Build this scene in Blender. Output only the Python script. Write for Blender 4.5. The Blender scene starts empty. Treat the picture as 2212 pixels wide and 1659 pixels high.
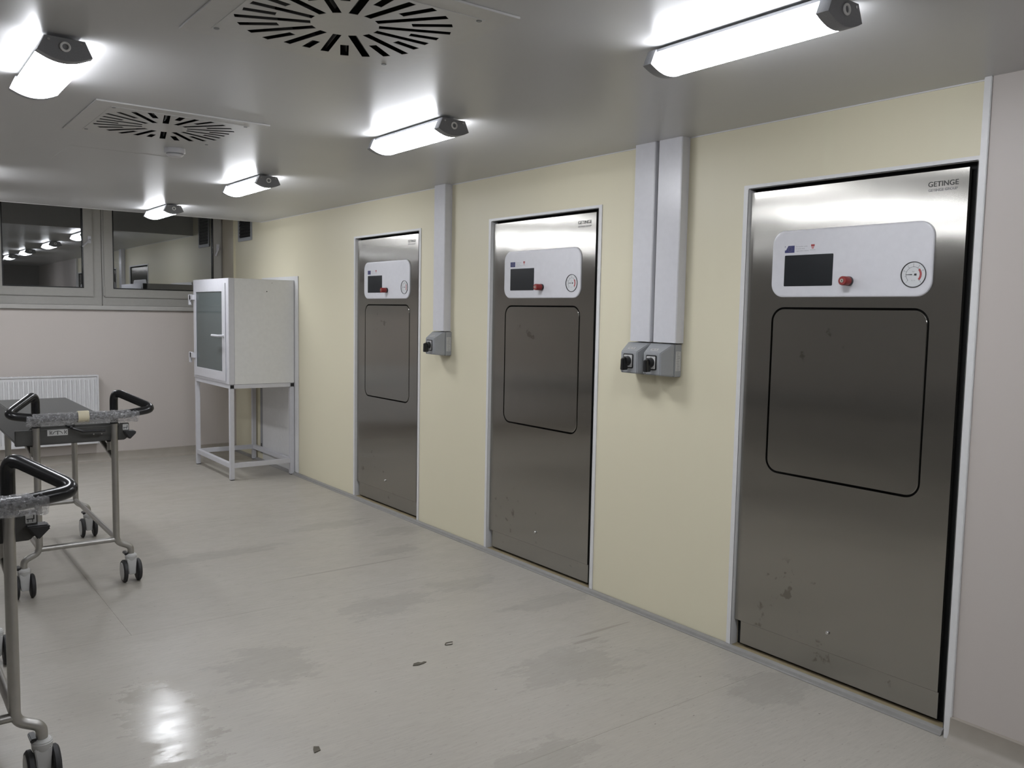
import bpy, bmesh, math, random
from mathutils import Vector, Matrix
from mathutils.geometry import tessellate_polygon
PI = math.pi
random.seed(7)
scene = bpy.context.scene
COL = scene.collection

# ------------------------------------------------------------------ camera
CAM = Vector((-3.19095, 0.0, 1.54809))
cr = Vector((0.7978343, -0.6025869, 0.0186909))
cu = Vector((0.0350586, 0.0773239, 0.9963894))
cf = Vector((0.6018565, 0.7942984, -0.0828175))
cam_data = bpy.data.cameras.new('camera')
cam_data.sensor_width = 36.0
cam_data.lens = 1848.27 / 2212 * 36.0
cam_data.clip_start = 0.02
cam = bpy.data.objects.new('camera', cam_data)
COL.objects.link(cam)
cam.matrix_world = Matrix(((cr.x, cu.x, -cf.x, CAM.x), (cr.y, cu.y, -cf.y, CAM.y), (cr.z, cu.z, -cf.z, CAM.z), (0, 0, 0, 1)))
scene.camera = cam

# ------------------------------------------------------------------ world: night outside the window, with a dim grey ambient glow added
world = bpy.data.worlds.new('night')
scene.world = world
world.use_nodes = True
world.node_tree.nodes['Background'].inputs[0].default_value = (0.095, 0.095, 0.09, 1)
world.node_tree.nodes['Background'].inputs[1].default_value = 1.0

# ------------------------------------------------------------------ light level
LAMP = 49.0                      # radiance of the lit diffusers
scene.view_settings.view_transform = 'Standard'
scene.view_settings.look = 'None'
scene.view_settings.gamma = 1.0
scene.view_settings.use_curve_mapping = False
scene.view_settings.exposure = 0.0

# ------------------------------------------------------------------ materials
MATS = {}
class NT:
    def __init__(s, name):
        s.m = bpy.data.materials.new(name); s.m.use_nodes = True
        s.t = s.m.node_tree; s.n = s.t.nodes; s.l = s.t.links
        s.b = s.n['Principled BSDF']; s.out = s.n['Material Output']
        MATS[name] = s.m
    def node(s, kind, **kw):
        n = s.n.new(kind)
        for k, v in kw.items(): setattr(n, k, v)
        return n
    def link(s, a, b): s.l.new(a, b)
    def pos(s, scale=(1, 1, 1), world=True):
        if world: src = s.node('ShaderNodeNewGeometry').outputs['Position']
        else: src = s.node('ShaderNodeTexCoord').outputs['Object']
        v = s.node('ShaderNodeVectorMath', operation='MULTIPLY'); s.link(src, v.inputs[0]); v.inputs[1].default_value = scale
        return v.outputs[0]
    def noise(s, vec, scale=1.0, detail=3.0, rough=0.55):
        n = s.node('ShaderNodeTexNoise'); n.inputs['Scale'].default_value = scale
        n.inputs['Detail'].default_value = detail; n.inputs['Roughness'].default_value = rough
        s.link(vec, n.inputs['Vector']); return n.outputs['Fac']
    def ramp(s, fac, a, b, lo=0.0, hi=1.0):
        n = s.node('ShaderNodeMapRange'); n.interpolation_type = 'SMOOTHSTEP'
        n.inputs['From Min'].default_value = a; n.inputs['From Max'].default_value = b
        n.inputs['To Min'].default_value = lo; n.inputs['To Max'].default_value = hi
        s.link(fac, n.inputs['Value']); return n.outputs[0]
    def mix(s, fac, a, b, mode='MIX'):
        n = s.node('ShaderNodeMix', data_type='RGBA', blend_type=mode)
        for i, v in ((6, a), (7, b)):
            if isinstance(v, tuple): n.inputs[i].default_value = (*v[:3], 1)
            else: s.link(v, n.inputs[i])
        if isinstance(fac, (int, float)): n.inputs[0].default_value = fac
        else: s.link(fac, n.inputs[0])
        return n.outputs[2]
    def math(s, op, a, b=None):
        n = s.node('ShaderNodeMath', operation=op)
        for i, v in ((0, a), (1, b)):
            if v is None: continue
            if isinstance(v, (int, float)): n.inputs[i].default_value = v
            else: s.link(v, n.inputs[i])
        return n.outputs[0]
    def bump(s, h, strength=0.1, dist=0.002):
        n = s.node('ShaderNodeBump'); n.inputs['Strength'].default_value = strength; n.inputs['Distance'].default_value = dist
        s.link(h, n.inputs['Height']); s.link(n.outputs[0], s.b.inputs['Normal'])
    def set(s, **kw):
        for k, v in kw.items():
            i = s.b.inputs[k.replace('_', ' ')]
            if isinstance(v, tuple): i.default_value = (*v, 1) if len(v) == 3 else v
            elif isinstance(v, (int, float)): i.default_value = v
            else: s.link(v, i)

def plain(name, col, rough=0.5, metal=0.0, var=0.06, scale=30.0, bump=0.0, spec=0.5):
    t = NT(name)
    f = t.noise(t.pos(world=False), scale)
    c = t.mix(f, tuple(c * (1 - var) for c in col), tuple(min(1, c * (1 + var)) for c in col))
    t.set(Base_Color=c, Roughness=rough, Metallic=metal)
    t.b.inputs['Specular IOR Level'].default_value = spec
    if bump: t.bump(f, bump)
    return t.m

def blob(t, pos, cx, cy, rx, ry, nz, amp=0.9):
    """soft irregular patch around (cx, cy) in the first two coordinates of pos"""
    d = t.node('ShaderNodeVectorMath', operation='SUBTRACT'); t.link(pos, d.inputs[0]); d.inputs[1].default_value = (cx, cy, 0)
    m = t.node('ShaderNodeVectorMath', operation='MULTIPLY'); t.link(d.outputs[0], m.inputs[0]); m.inputs[1].default_value = (1 / rx, 1 / ry, 0)
    ln = t.node('ShaderNodeVectorMath', operation='LENGTH'); t.link(m.outputs[0], ln.inputs[0])
    e = t.math('ADD', ln.outputs['Value'], t.math('MULTIPLY', t.math('SUBTRACT', nz, 0.5), amp * 2))
    return t.ramp(e, 1.05, 0.75)

# floor: pale grey vinyl, fine flecks running across the room, stains
t = NT('vinyl')
p = t.pos()
streak = t.noise(t.pos((9, 85, 1)), 1.0, 5, 0.7)
streak2 = t.noise(t.pos((22, 130, 1)), 1.0, 3, 0.65)
cloud = t.noise(p, 1.1, 5, 0.6)
spk = t.noise(t.pos((34, 80, 1)), 1.0, 2, 0.5)
nz = t.noise(t.pos((3, 7, 1)), 1.0, 4, 0.65)
nz2 = t.noise(t.pos((5, 11, 1)), 1.0, 6, 0.75)
fine = t.noise(t.pos((9, 16, 1)), 1.0, 4, 0.65)
c = t.mix(t.ramp(streak, 0.3, 0.7), (0.338, 0.318, 0.28), (0.384, 0.362, 0.32))
c = t.mix(t.ramp(cloud, 0.35, 0.75, 0.0, 0.5), c, (0.348, 0.322, 0.278))
c = t.mix(t.ramp(streak2, 0.60, 0.72, 0.0, 0.6), c, (0.22, 0.2, 0.17))
c = t.mix(t.ramp(spk, 0.72, 0.77, 0.0, 0.75), c, (0.1, 0.09, 0.075))
c = t.mix(t.ramp(fine, 0.56, 0.78, 0.0, 0.3), c, (0.27, 0.25, 0.21))
st = None
for (x, y, rx, ry) in ((-1.03, 3.9, 0.33, 0.13), (-0.48, 4.75, 0.16, 0.1), (-0.24, 5.2, 0.2, 0.12), (-0.27, 3.45, 0.32, 0.09), (-0.5, 3.95, 0.25, 0.12),
                       (-0.55, 5.6, 0.35, 0.1), (-1.85, 3.5, 0.2, 0.25), (-1.35, 2.2, 0.2, 0.12), (-0.75, 2.75, 0.3, 0.2), (-1.5, 5.3, 0.5, 0.1), (-0.2, 2.1, 0.2, 0.15)):
    b = blob(t, p, x, y, rx, ry, nz2, 1.7)
    st = b if st is None else t.math('MAXIMUM', st, b)
c = t.mix(t.math('MULTIPLY', st, 0.3), c, (0.205, 0.193, 0.168))
sc = None
for (x, y, rx, ry) in ((-0.34, 2.99, 0.2, 0.012), (-0.5, 2.93, 0.1, 0.014), (-0.9, 4.6, 0.5, 0.012)):
    b = blob(t, p, x, y, rx, ry, fine, 0.5)
    sc = b if sc is None else t.math('MAXIMUM', sc, b)
c = t.mix(t.math('MULTIPLY', sc, 0.55), c, (0.2, 0.18, 0.15))
rough = t.ramp(t.math('ADD', t.math('MULTIPLY', nz, 0.6), t.math('MULTIPLY', fine, 0.4)), 0.35, 0.65, 0.31, 0.42)
pol = blob(t, p, -2.33, 3.25, 0.14, 0.42, nz2, 1.6)      # a worn, polished patch by the trolleys
rough = t.math('SUBTRACT', rough, t.math('MULTIPLY', pol, 0.17))
t.set(Base_Color=c, Roughness=rough)
t.b.inputs['Specular IOR Level'].default_value = 0.42
t.bump(t.math('ADD', streak, t.math('MULTIPLY', cloud, 3.0)), 0.05, 0.002)

# ceiling: painted sheet panels with a sheen
t = NT('ceiling_paint')
n1 = t.noise(t.pos(), 1.3, 3)
t.set(Base_Color=t.mix(n1, (0.51, 0.51, 0.512), (0.545, 0.545, 0.545)), Roughness=t.ramp(n1, 0.3, 0.7, 0.29, 0.33))
t.b.inputs['Specular IOR Level'].default_value = 0.3

def wall_mat(name, a, b, rough=0.42):
    t = NT(name)
    n1 = t.noise(t.pos(), 0.9, 4); n2 = t.noise(t.pos(), 220, 2)
    t.set(Base_Color=t.mix(n1, a, b), Roughness=rough)
    t.b.inputs['Specular IOR Level'].default_value = 0.35
    t.bump(n2, 0.05, 0.001)
wall_mat('yellow_panel', (0.675, 0.632, 0.475), (0.695, 0.652, 0.495))
wall_mat('grey_panel', (0.485, 0.445, 0.415), (0.51, 0.47, 0.44))
wall_mat('back_panel', (0.22, 0.21, 0.2), (0.25, 0.24, 0.23))
wall_mat('jamb_paint', (0.42, 0.38, 0.30), (0.45, 0.41, 0.33))

# brushed stainless steel with handling marks
t = NT('stainless')
op = t.pos(world=False)
sep = t.node('ShaderNodeSeparateXYZ'); t.link(op, sep.inputs[0])
xz = t.node('ShaderNodeCombineXYZ'); t.link(sep.outputs['X'], xz.inputs[0]); t.link(sep.outputs['Z'], xz.inputs[1])
brush = t.noise(t.pos((3, 3, 420), world=False), 1.0, 3, 0.6)
wav = t.noise(t.pos((2.2, 1, 1.5), world=False), 1.0, 2)
oi = t.node('ShaderNodeObjectInfo')
pv = t.node('ShaderNodeVectorMath', operation='ADD'); t.link(t.pos((16, 16, 16), world=False), pv.inputs[0])
gp = t.node('ShaderNodeVectorMath', operation='SCALE'); t.link(oi.outputs['Location'], gp.inputs[0]); gp.inputs['Scale'].default_value = 3.7
t.link(gp.outputs[0], pv.inputs[1])
mk = t.noise(pv.outputs[0], 1.0, 3, 0.6)
msk = None
for (x, y, rx, ry) in ((0.3, 0.33, 0.26, 0.17), (0.42, 0.13, 0.34, 0.06), (0.85, 0.12, 0.12, 0.05), (0.34, 1.45, 0.2, 0.1)):
    b = blob(t, xz.outputs[0], x, y, rx, ry, wav, 0.6)
    msk = b if msk is None else t.math('MAXIMUM', msk, b)
marks = t.math('MULTIPLY', t.ramp(mk, 0.62, 0.7), msk)
t.set(Base_Color=t.mix(t.math('MULTIPLY', marks, 0.6), t.mix(brush, (0.365, 0.353, 0.326), (0.38, 0.368, 0.34)), (0.17, 0.16, 0.135)), Metallic=1.0,
      Roughness=t.math('ADD', t.ramp(brush, 0.2, 0.8, 0.19, 0.22), 0.0))
t.b.inputs['Anisotropic'].default_value = 1.0
tg = t.node('ShaderNodeTangent', direction_type='RADIAL', axis='Z'); t.link(tg.outputs[0], t.b.inputs['Tangent'])
t.bump(wav, 0.16, 0.02)

plain('white_trim', (0.66, 0.66, 0.66), 0.35)
plain('bright_white', (0.9, 0.9, 0.9), 0.3)
plain('white_plastic', (0.62, 0.62, 0.65), 0.28)
plain('white_enamel', (0.58, 0.58, 0.61), 0.32)
plain('white_lacquer', (0.70, 0.70, 0.69), 0.38)
plain('window_pvc', (0.42, 0.41, 0.38), 0.4)
plain('sill_stone', (0.38, 0.37, 0.35), 0.45, var=0.12, scale=9)
plain('light_grey_plastic', (0.30, 0.31, 0.32), 0.4)
plain('cap_grey', (0.27, 0.275, 0.29), 0.42, var=0.12, scale=200)
plain('black_gap', (0.008, 0.008, 0.008), 0.9)
plain('black_plastic', (0.012, 0.012, 0.013), 0.32)
plain('black_grip', (0.010, 0.010, 0.011), 0.25)
plain('rubber', (0.02, 0.02, 0.021), 0.6)
plain('screen_glass', (0.016, 0.018, 0.020), 0.22, spec=0.3)
plain('red_plastic', (0.24, 0.022, 0.02), 0.35)
plain('red_ink', (0.34, 0.05, 0.05), 0.5)
plain('pink_ink', (0.5, 0.22, 0.22), 0.5)
plain('blue_ink', (0.012, 0.016, 0.11), 0.45)
plain('yellow_ink', (0.25, 0.22, 0.14), 0.5)
plain('black_ink', (0.03, 0.03, 0.03), 0.5)
plain('grey_ink', (0.22, 0.22, 0.23), 0.5)
plain('green_ink', (0.1, 0.25, 0.2), 0.5)
plain('dial_white', (0.58, 0.59, 0.6), 0.45)
plain('brass', (0.5, 0.47, 0.4), 0.3, metal=1.0)
plain('chrome', (0.65, 0.65, 0.65), 0.15, metal=1.0)
plain('raw_threshold', (0.27, 0.22, 0.13), 0.7, var=0.2, scale=14)
plain('vinyl_strip', (0.245, 0.24, 0.23), 0.4, var=0.15)
plain('vinyl_base', (0.29, 0.262, 0.225), 0.45, var=0.12, scale=12)
plain('steel_tube', (0.43, 0.42, 0.40), 0.4, metal=1.0, var=0.1)
plain('grey_deck', (0.075, 0.074, 0.07), 0.7, var=0.08, spec=0.2)
plain('caster_shell', (0.46, 0.46, 0.45), 0.4)
plain('diffuser_blade', (0.015, 0.015, 0.016), 0.4)
plain('metal_grey', (0.25, 0.26, 0.27), 0.35, metal=1.0)
plain('masking_tape', (0.55, 0.50, 0.36), 0.6)
plain('label_paper', (0.5, 0.5, 0.49), 0.5)
plain('debris', (0.09, 0.08, 0.06), 0.8, var=0.3)
plain('radiator_white', (0.60, 0.60, 0.61), 0.35)
plain('vent_white', (0.52, 0.515, 0.505), 0.3)
plain('dark_bulkhead', (0.62, 0.61, 0.59), 0.7)

t = NT('lamp_diffuser')          # the lit opal cover gives off the room's light
em = t.node('ShaderNodeEmission'); em.inputs['Color'].default_value = (0.93, 0.95, 1.0, 1); 
nz_ = t.node('ShaderNodeSeparateXYZ'); t.link(t.node('ShaderNodeNewGeometry').outputs['Normal'], nz_.inputs[0])
t.link(t.ramp(nz_.outputs['Z'], 0.45, -0.6, LAMP * 0.4, LAMP), em.inputs['Strength'])
t.link(em.outputs[0], t.out.inputs['Surface'])

def glass(name, refl, tint, rough=0.0):
    t = NT(name)
    tr = t.node('ShaderNodeBsdfTransparent'); tr.inputs[0].default_value = (*tint, 1)
    gl = t.node('ShaderNodeBsdfGlossy'); gl.inputs['Roughness'].default_value = rough; gl.inputs['Color'].default_value = (0.97, 0.98, 1, 1)
    w = t.node('ShaderNodeMixShader'); fr = t.node('ShaderNodeFresnel'); fr.inputs[0].default_value = 1.5
    t.link(t.math('ADD', fr.outputs[0], refl), w.inputs[0]); t.link(tr.outputs[0], w.inputs[1]); t.link(gl.outputs[0], w.inputs[2])
    t.link(w.outputs[0], t.out.inputs['Surface'])
glass('window_glass', 0.29, (0.35, 0.36, 0.36))
t = NT('cabinet_glass')          # slightly milky tinted pane
t.set(Base_Color=t.mix(t.noise(t.pos(world=False), 4), (0.13, 0.155, 0.155), (0.15, 0.175, 0.175)), Roughness=0.06)
tr = t.node('ShaderNodeBsdfTransparent'); tr.inputs[0].default_value = (0.6, 0.66, 0.66, 1); w = t.node('ShaderNodeMixShader'); w.inputs[0].default_value = 0.72
t.link(tr.outputs[0], w.inputs[1]); t.link(t.b.outputs[0], w.inputs[2]); t.link(w.outputs[0], t.out.inputs['Surface'])
glass('gauge_glass', 0.0, (0.97, 0.97, 0.97))
t = NT('bubble_wrap')
vor = t.node('ShaderNodeTexVoronoi'); vor.inputs['Scale'].default_value = 110; t.link(t.pos(world=False), vor.inputs['Vector'])
t.set(Base_Color=(0.5, 0.5, 0.51), Roughness=0.12)
t.bump(vor.outputs['Distance'], 0.9, 0.004)
tr = t.node('ShaderNodeBsdfTransparent'); w = t.node('ShaderNodeMixShader')
t.link(t.ramp(t.noise(t.pos(world=False), 90, 3), 0.3, 0.7, 0.22, 0.5), w.inputs[0])
t.link(tr.outputs[0], w.inputs[1]); t.link(t.b.outputs[0], w.inputs[2]); t.link(w.outputs[0], t.out.inputs['Surface'])

# ------------------------------------------------------------------ mesh helpers
class MB:
    def __init__(s): s.v = []; s.f = []
    def add(s, vs, fs):
        o = len(s.v); s.v += [tuple(v) for v in vs]; s.f += [tuple(i + o for i in f) for f in fs]; return s
    def box(s, x0, x1, y0, y1, z0, z1):
        return s.add([(x0, y0, z0), (x1, y0, z0), (x1, y1, z0), (x0, y1, z0), (x0, y0, z1), (x1, y0, z1), (x1, y1, z1), (x0, y1, z1)],
                     [(3, 2, 1, 0), (4, 5, 6, 7), (0, 1, 5, 4), (1, 2, 6, 5), (2, 3, 7, 6), (3, 0, 4, 7)])
    def plate(s, outer, holes, a0, a1, axis='y'):
        """polygon with holes extruded along an axis; 2-D points are (x,z) for y, (x,y) for z, (y,z) for x"""
        def m(p, a): return {'y': (p[0], a, p[1]), 'z': (p[0], p[1], a), 'x': (a, p[0], p[1])}[axis]
        loops = [outer] + holes; flat = [q for lp in loops for q in lp]; n = len(flat)
        tris = tessellate_polygon([[Vector((q[0], q[1], 0)) for q in lp] for lp in loops])
        vs = [m(q, a0) for q in flat] + [m(q, a1) for q in flat]
        fs = [tuple(tr) for tr in tris] + [tuple(i + n for i in reversed(tr)) for tr in tris]
        o = 0
        for lp in loops:
            k = len(lp)
            fs += [(o + i, o + (i + 1) % k, o + (i + 1) % k + n, o + i + n) for i in range(k)]
            o += k
        return s.add(vs, fs)
    def loft(s, rings, close=True, cap=True):
        k = len(rings[0]); vs = [q for r in rings for q in r]; fs = []
        for i in range(len(rings) - 1):
            for j in range(k):
                fs.append((i * k + j, i * k + (j + 1) % k, (i + 1) * k + (j + 1) % k, (i + 1) * k + j))
        if cap: fs += [tuple(reversed(range(k))), tuple(range((len(rings) - 1) * k, len(rings) * k))]
        return s.add(vs, fs)
    def tube(s, path, r, n=12, closed=False, rad=None):
        P = [Vector(q) for q in path]; m = len(P); rings = []
        nrm = None
        for i in range(m):
            a = P[i - 1] if (i or closed) else P[0]; b = P[(i + 1) % m] if (i < m - 1 or closed) else P[-1]
            tan = (b - a).normalized()
            if nrm is None:
                nrm = tan.orthogonal().normalized()
            nrm = (nrm - tan * nrm.dot(tan)).normalized(); bi = tan.cross(nrm)
            rr = rad(i) if rad else r
            rings.append([P[i] + (nrm * math.cos(2 * PI * j / n) + bi * math.sin(2 * PI * j / n)) * rr for j in range(n)])
        if closed: rings.append(rings[0])
        return s.loft(rings, cap=not closed)
    def lathe(s, prof, c, axis='z', n=24):
        """profile of (radius, height) turned about an axis through c"""
        rings = []
        for (r, h) in prof:
            ring = []
            for j in range(n):
                a, b = r * math.cos(2 * PI * j / n), r * math.sin(2 * PI * j / n)
                ring.append({'z': (c[0] + a, c[1] + b, c[2] + h), 'y': (c[0] + a, c[1] + h, c[2] + b), 'x': (c[0] + h, c[1] + a, c[2] + b)}[axis])
            rings.append(ring)
        return s.loft(rings)
    def build(s, name, mat, parent=None, bevel=0.0, seg=2, smooth=True, angle=35):
        me = bpy.data.meshes.new(name); me.from_pydata(s.v, [], s.f)
        bm = bmesh.new(); bm.from_mesh(me)
        bmesh.ops.remove_doubles(bm, verts=bm.verts, dist=1e-6)
        bmesh.ops.recalc_face_normals(bm, faces=bm.faces)
        if bevel:
            es = [e for e in bm.edges if len(e.link_faces) == 2 and e.calc_face_angle(0) > 0.6]
            bmesh.ops.bevel(bm, geom=es, offset=bevel, segments=seg, affect='EDGES', clamp_overlap=True)
        bm.to_mesh(me); bm.free()
        me.materials.append(MATS[mat])
        if smooth:
            me.shade_smooth(); me.set_sharp_from_angle(angle=math.radians(angle))
        o = bpy.data.objects.new(name, me); COL.objects.link(o)
        if parent: o.parent = parent
        return o

def rrect(x0, x1, z0, z1, r, n=6):
    pts = []
    for (cx, cz, a0) in ((x1 - r, z0 + r, -PI / 2), (x1 - r, z1 - r, 0), (x0 + r, z1 - r, PI / 2), (x0 + r, z0 + r, PI)):
        for i in range(n + 1):
            a = a0 + PI / 2 * i / n
            pts.append((cx + r * math.cos(a), cz + r * math.sin(a)))
    return pts
def rect(x0, x1, z0, z1): return [(x0, z0), (x1, z0), (x1, z1), (x0, z1)]
def circ(cx, cz, r, n=24, a0=0.0): return [(cx + r * math.cos(a0 + 2 * PI * i / n), cz + r * math.sin(a0 + 2 * PI * i / n)) for i in range(n)]
def fillet(pts, rad, seg=6):
    P = [Vector(q) for q in pts]; out = [P[0]]
    for i in range(1, len(P) - 1):
        a, b, c = P[i - 1], P[i], P[i + 1]
        u, v = (a - b), (c - b); r = rad[i] if isinstance(rad, dict) else rad
        ang = u.angle(v); d = min(r / math.tan(ang / 2), u.length * 0.48, v.length * 0.48)
        p0, p1 = b + u.normalized() * d, b + v.normalized() * d
        for k in range(seg + 1):
            tt = k / seg; out.append(p0 * (1 - tt) ** 2 + b * 2 * tt * (1 - tt) + p1 * tt * tt)
    out.append(P[-1]); return out

def empty(name, loc, rz=0.0):
    o = bpy.data.objects.new(name, None); COL.objects.link(o)
    o.location = loc; o.rotation_euler = (0, 0, rz); o.empty_display_size = 0.1; return o
def tag(o, label, cat=None, group=None, kind=None):
    o['label'] = label
    if cat: o['category'] = cat
    if group: o['group'] = group
    if kind: o['kind'] = kind
    return o
def copy_tree(o, parent=None):
    c = o.copy(); COL.objects.link(c)
    if parent: c.parent = parent
    for ch in list(o.children): copy_tree(ch, c)
    return c
def text(name, body, mat, parent, x, z, y, width=None, height=None, align='CENTER', bold=0.0, depth=0.0004, rot=None):
    """flat lettering in a part's x-z plane facing -y, fitted to a width (and cap height)"""
    cu_ = bpy.data.curves.new(name, 'FONT'); cu_.body = body; cu_.size = 1.0; cu_.align_x = align; cu_.offset = bold; cu_.extrude = 0.0
    cu_.space_line = 1.15; cu_.resolution_u = 3
    tmp = bpy.data.objects.new(name, cu_); COL.objects.link(tmp)
    dg = bpy.context.evaluated_depsgraph_get()
    me = bpy.data.meshes.new_from_object(tmp.evaluated_get(dg))
    bpy.data.objects.remove(tmp)
    xs = [v.co.x for v in me.vertices]; ys = [v.co.y for v in me.vertices]
    w, h = max(xs) - min(xs), max(ys) - min(ys)
    sx = width / w if width else None; sy = height / h if height else None
    sx = sx or sy; sy = sy or sx
    cx, cy = (min(xs) + max(xs)) / 2, (min(ys) + max(ys)) / 2
    for v in me.vertices: v.co = Vector(((v.co.x - cx) * sx, 0, (v.co.y - cy) * sy))
    me.materials.clear(); me.materials.append(MATS[mat])
    o = bpy.data.objects.new(name, me); COL.objects.link(o); o.parent = parent; o.location = (x, y - depth, z)
    if rot: o.rotation_euler = rot
    return o

# ================================================================== THE ROOM
XL, YB, H = -5.4, -2.8, 2.4      # left wall, back wall, ceiling height
YF, YE, YW = 9.16, 8.40, 9.50    # far wall face, ceiling edge, window plane
HT = 3.0                        # height of the recess by the window
STER = (6.355, 4.477, 2.499)     # left jamb (far side) of each steriliser on the wall
OPW0, OPW1, OPH = 0.026, 1.019, 2.120

# floor of welded vinyl sheets
floor = MB().box(XL, 0.30, YB, YF + 0.05, -0.12, -0.004).build('floor', 'vinyl_base', smooth=False)
tag(floor, 'pale grey streaked vinyl floor with welded seams and scuffs', kind='structure')
g = 0.0005
edges = [YB, -1.72, 0.25, 2.22, 4.19, 6.16, 8.13, YF]
for i in range(len(edges) - 1):
    xs = [XL, -2.236, 0.0] if i in (1, 4) else [XL, 0.0]
    for j in range(len(xs) - 1):
        MB().box(xs[j] + g, xs[j + 1] - (g if xs[j + 1] < 0 else 0), edges[i] + g, edges[i + 1] - g, -0.004, 0.0).build('vinyl_sheet', 'vinyl', floor, smooth=False)

# ceiling with square openings for the swirl diffusers
VENTS = ((-2.02, 2.40), (-2.02, 4.31))
holes = [rect(x - 0.292, x + 0.292, y - 0.292, y + 0.292) for x, y in VENTS]
ceil = MB().plate(rect(XL, 0.0, YB, YE - 0.0125), holes, H, H + 0.05, 'z').build('ceiling', 'ceiling_paint', smooth=False)
tag(ceil, 'grey semi gloss suspended ceiling ending short of the window wall', kind='structure')
MB().box(-2.28, -1.745, 5.17, 5.72, H - 0.0008, H + 0.001).build('access_panel', 'ceiling_paint', ceil, smooth=False)
MB().box(XL, 0.0, YE - 0.012, YE, H - 0.002, HT).build('bulkhead', 'dark_bulkhead', ceil, smooth=False)
MB().box(XL, 0.0, YE, YW + 0.1, HT, HT + 0.05).build('recess_soffit', 'dark_bulkhead', ceil, smooth=False)

# the cream wall that holds the sterilisers
w = MB()
def wall_seg(y0, y1, z0, z1): w.box(0.0, 0.25, y0, y1, z0, z1)
cuts = [(yl - OPW1, yl - OPW0) for yl in reversed(STER)]     # ascending in y
y = 1.46
for a, b in cuts:
    if a - y > 0.002: wall_seg(y, a, 0.0, HT if False else H + 0.05)
    wall_seg(a, b, OPH, H + 0.05)
    y = b
wall_seg(y, YE - 0.001, 0.0, H + 0.05)
wall_seg(YE - 0.001, YF + 0.4, 0.0, HT)
wr = w.build('wall_right', 'yellow_panel', smooth=False)
tag(wr, 'cream yellow panelled wall holding the three steel sterilizers', kind='structure')
wn = MB().box(-0.028, 0.25, YB, 1.437, 0.0, H).build('wall_near', 'grey_panel', smooth=False)
tag(wn, 'greyish beige wall panel right of the nearest sterilizer', kind='structure')
wf = MB()
wf.box(XL, 0.0, YF, YF + 0.4, 0.0, 1.50)
wf.box(XL, -2.30, YF, YF + 0.4, 1.50, HT)
wf.box(-0.018, 0.0, YF, YF + 0.4, 1.50, HT)
wfo = wf.build('wall_far', 'grey_panel', smooth=False)
tag(wfo, 'greyish beige end wall below the window band', kind='structure')
tag(MB().box(XL - 0.2, XL, YB, YF + 0.4, 0.0, HT).build('wall_left', 'back_panel', smooth=False), 'plain grey wall on the unseen left side', kind='structure')
tag(MB().box(XL, 0.25, YB - 0.2, YB, 0.0, HT).build('wall_back', 'back_panel', smooth=False), 'plain grey wall behind the viewpoint', kind='structure')

# beads, skirtings, strips
tb = MB().box(-0.005, 0.0, 1.46, YE, H - 0.0045, H).build('trim_1', 'white_trim')
tag(tb, 'thin white sealing bead between cream wall and ceiling', kind='structure')
tc = MB().box(-0.036, 0.0, 1.437, 1.463, 0.0, H).build('trim_2', 'white_trim', bevel=0.002)
tag(tc, 'white vertical corner profile beside the nearest sterilizer', kind='structure')
ts = MB().box(-2.32, -0.018, YF - 0.03, YW, 1.502, 1.545).build('trim_3', 'sill_stone', bevel=0.004)
tag(ts, 'off white window sill board along the end wall', kind='structure')
tj = MB().box(-0.0205, -0.018, YF, YW + 0.05, 1.545, HT).build('trim_5', 'jamb_paint', smooth=False)
tag(tj, 'brownish plaster lining of the right window reveal', kind='structure')
tk = MB().box(-0.018, 0.0, YF - 0.012, YF, 1.545, HT).build('trim_4', 'yellow_panel')
tag(tk, 'narrow vertical corner bead between window reveal and cream wall', kind='structure')
bs = MB().plate([(0, 0), (-0.034, 0), (-0.034, 0.004), (-0.026, 0.007), (-0.022, 0.016), (-0.012, 0.022), (0, 0.022)], [], 1.475, YF, 'y')
bs = MB(); prof = [(-0.036, 0.0), (-0.036, 0.003), (-0.028, 0.006), (-0.024, 0.016), (-0.014, 0.022), (-0.004, 0.022), (-0.004, 0.0)]
bs.loft([[(x, 1.475, z) for x, z in prof], [(x, YF, z) for x, z in prof]])
bso = bs.build('baseboard_right', 'vinyl_strip')
tag(bso, 'grey vinyl joint strip along the foot of the cream wall', kind='structure')
prof = [(0.0, 0.0), (-0.055, 0.0), (-0.052, 0.004), (-0.03, 0.012), (-0.016, 0.03), (-0.012, 0.088), (0.0, 0.092)]
tag(MB().loft([[(-0.028 + x, YB, z) for x, z in prof], [(-0.028 + x, 1.44, z) for x, z in prof]]).build('baseboard_near', 'vinyl_base'),
    'coved beige vinyl skirting on the near beige wall', kind='structure')
tag(MB().loft([[(XL, YF + x, z) for x, z in prof], [(-0.03, YF + x, z) for x, z in prof]]).build('baseboard_far', 'vinyl_base'),
    'coved beige vinyl skirting along the end wall', kind='structure')

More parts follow.
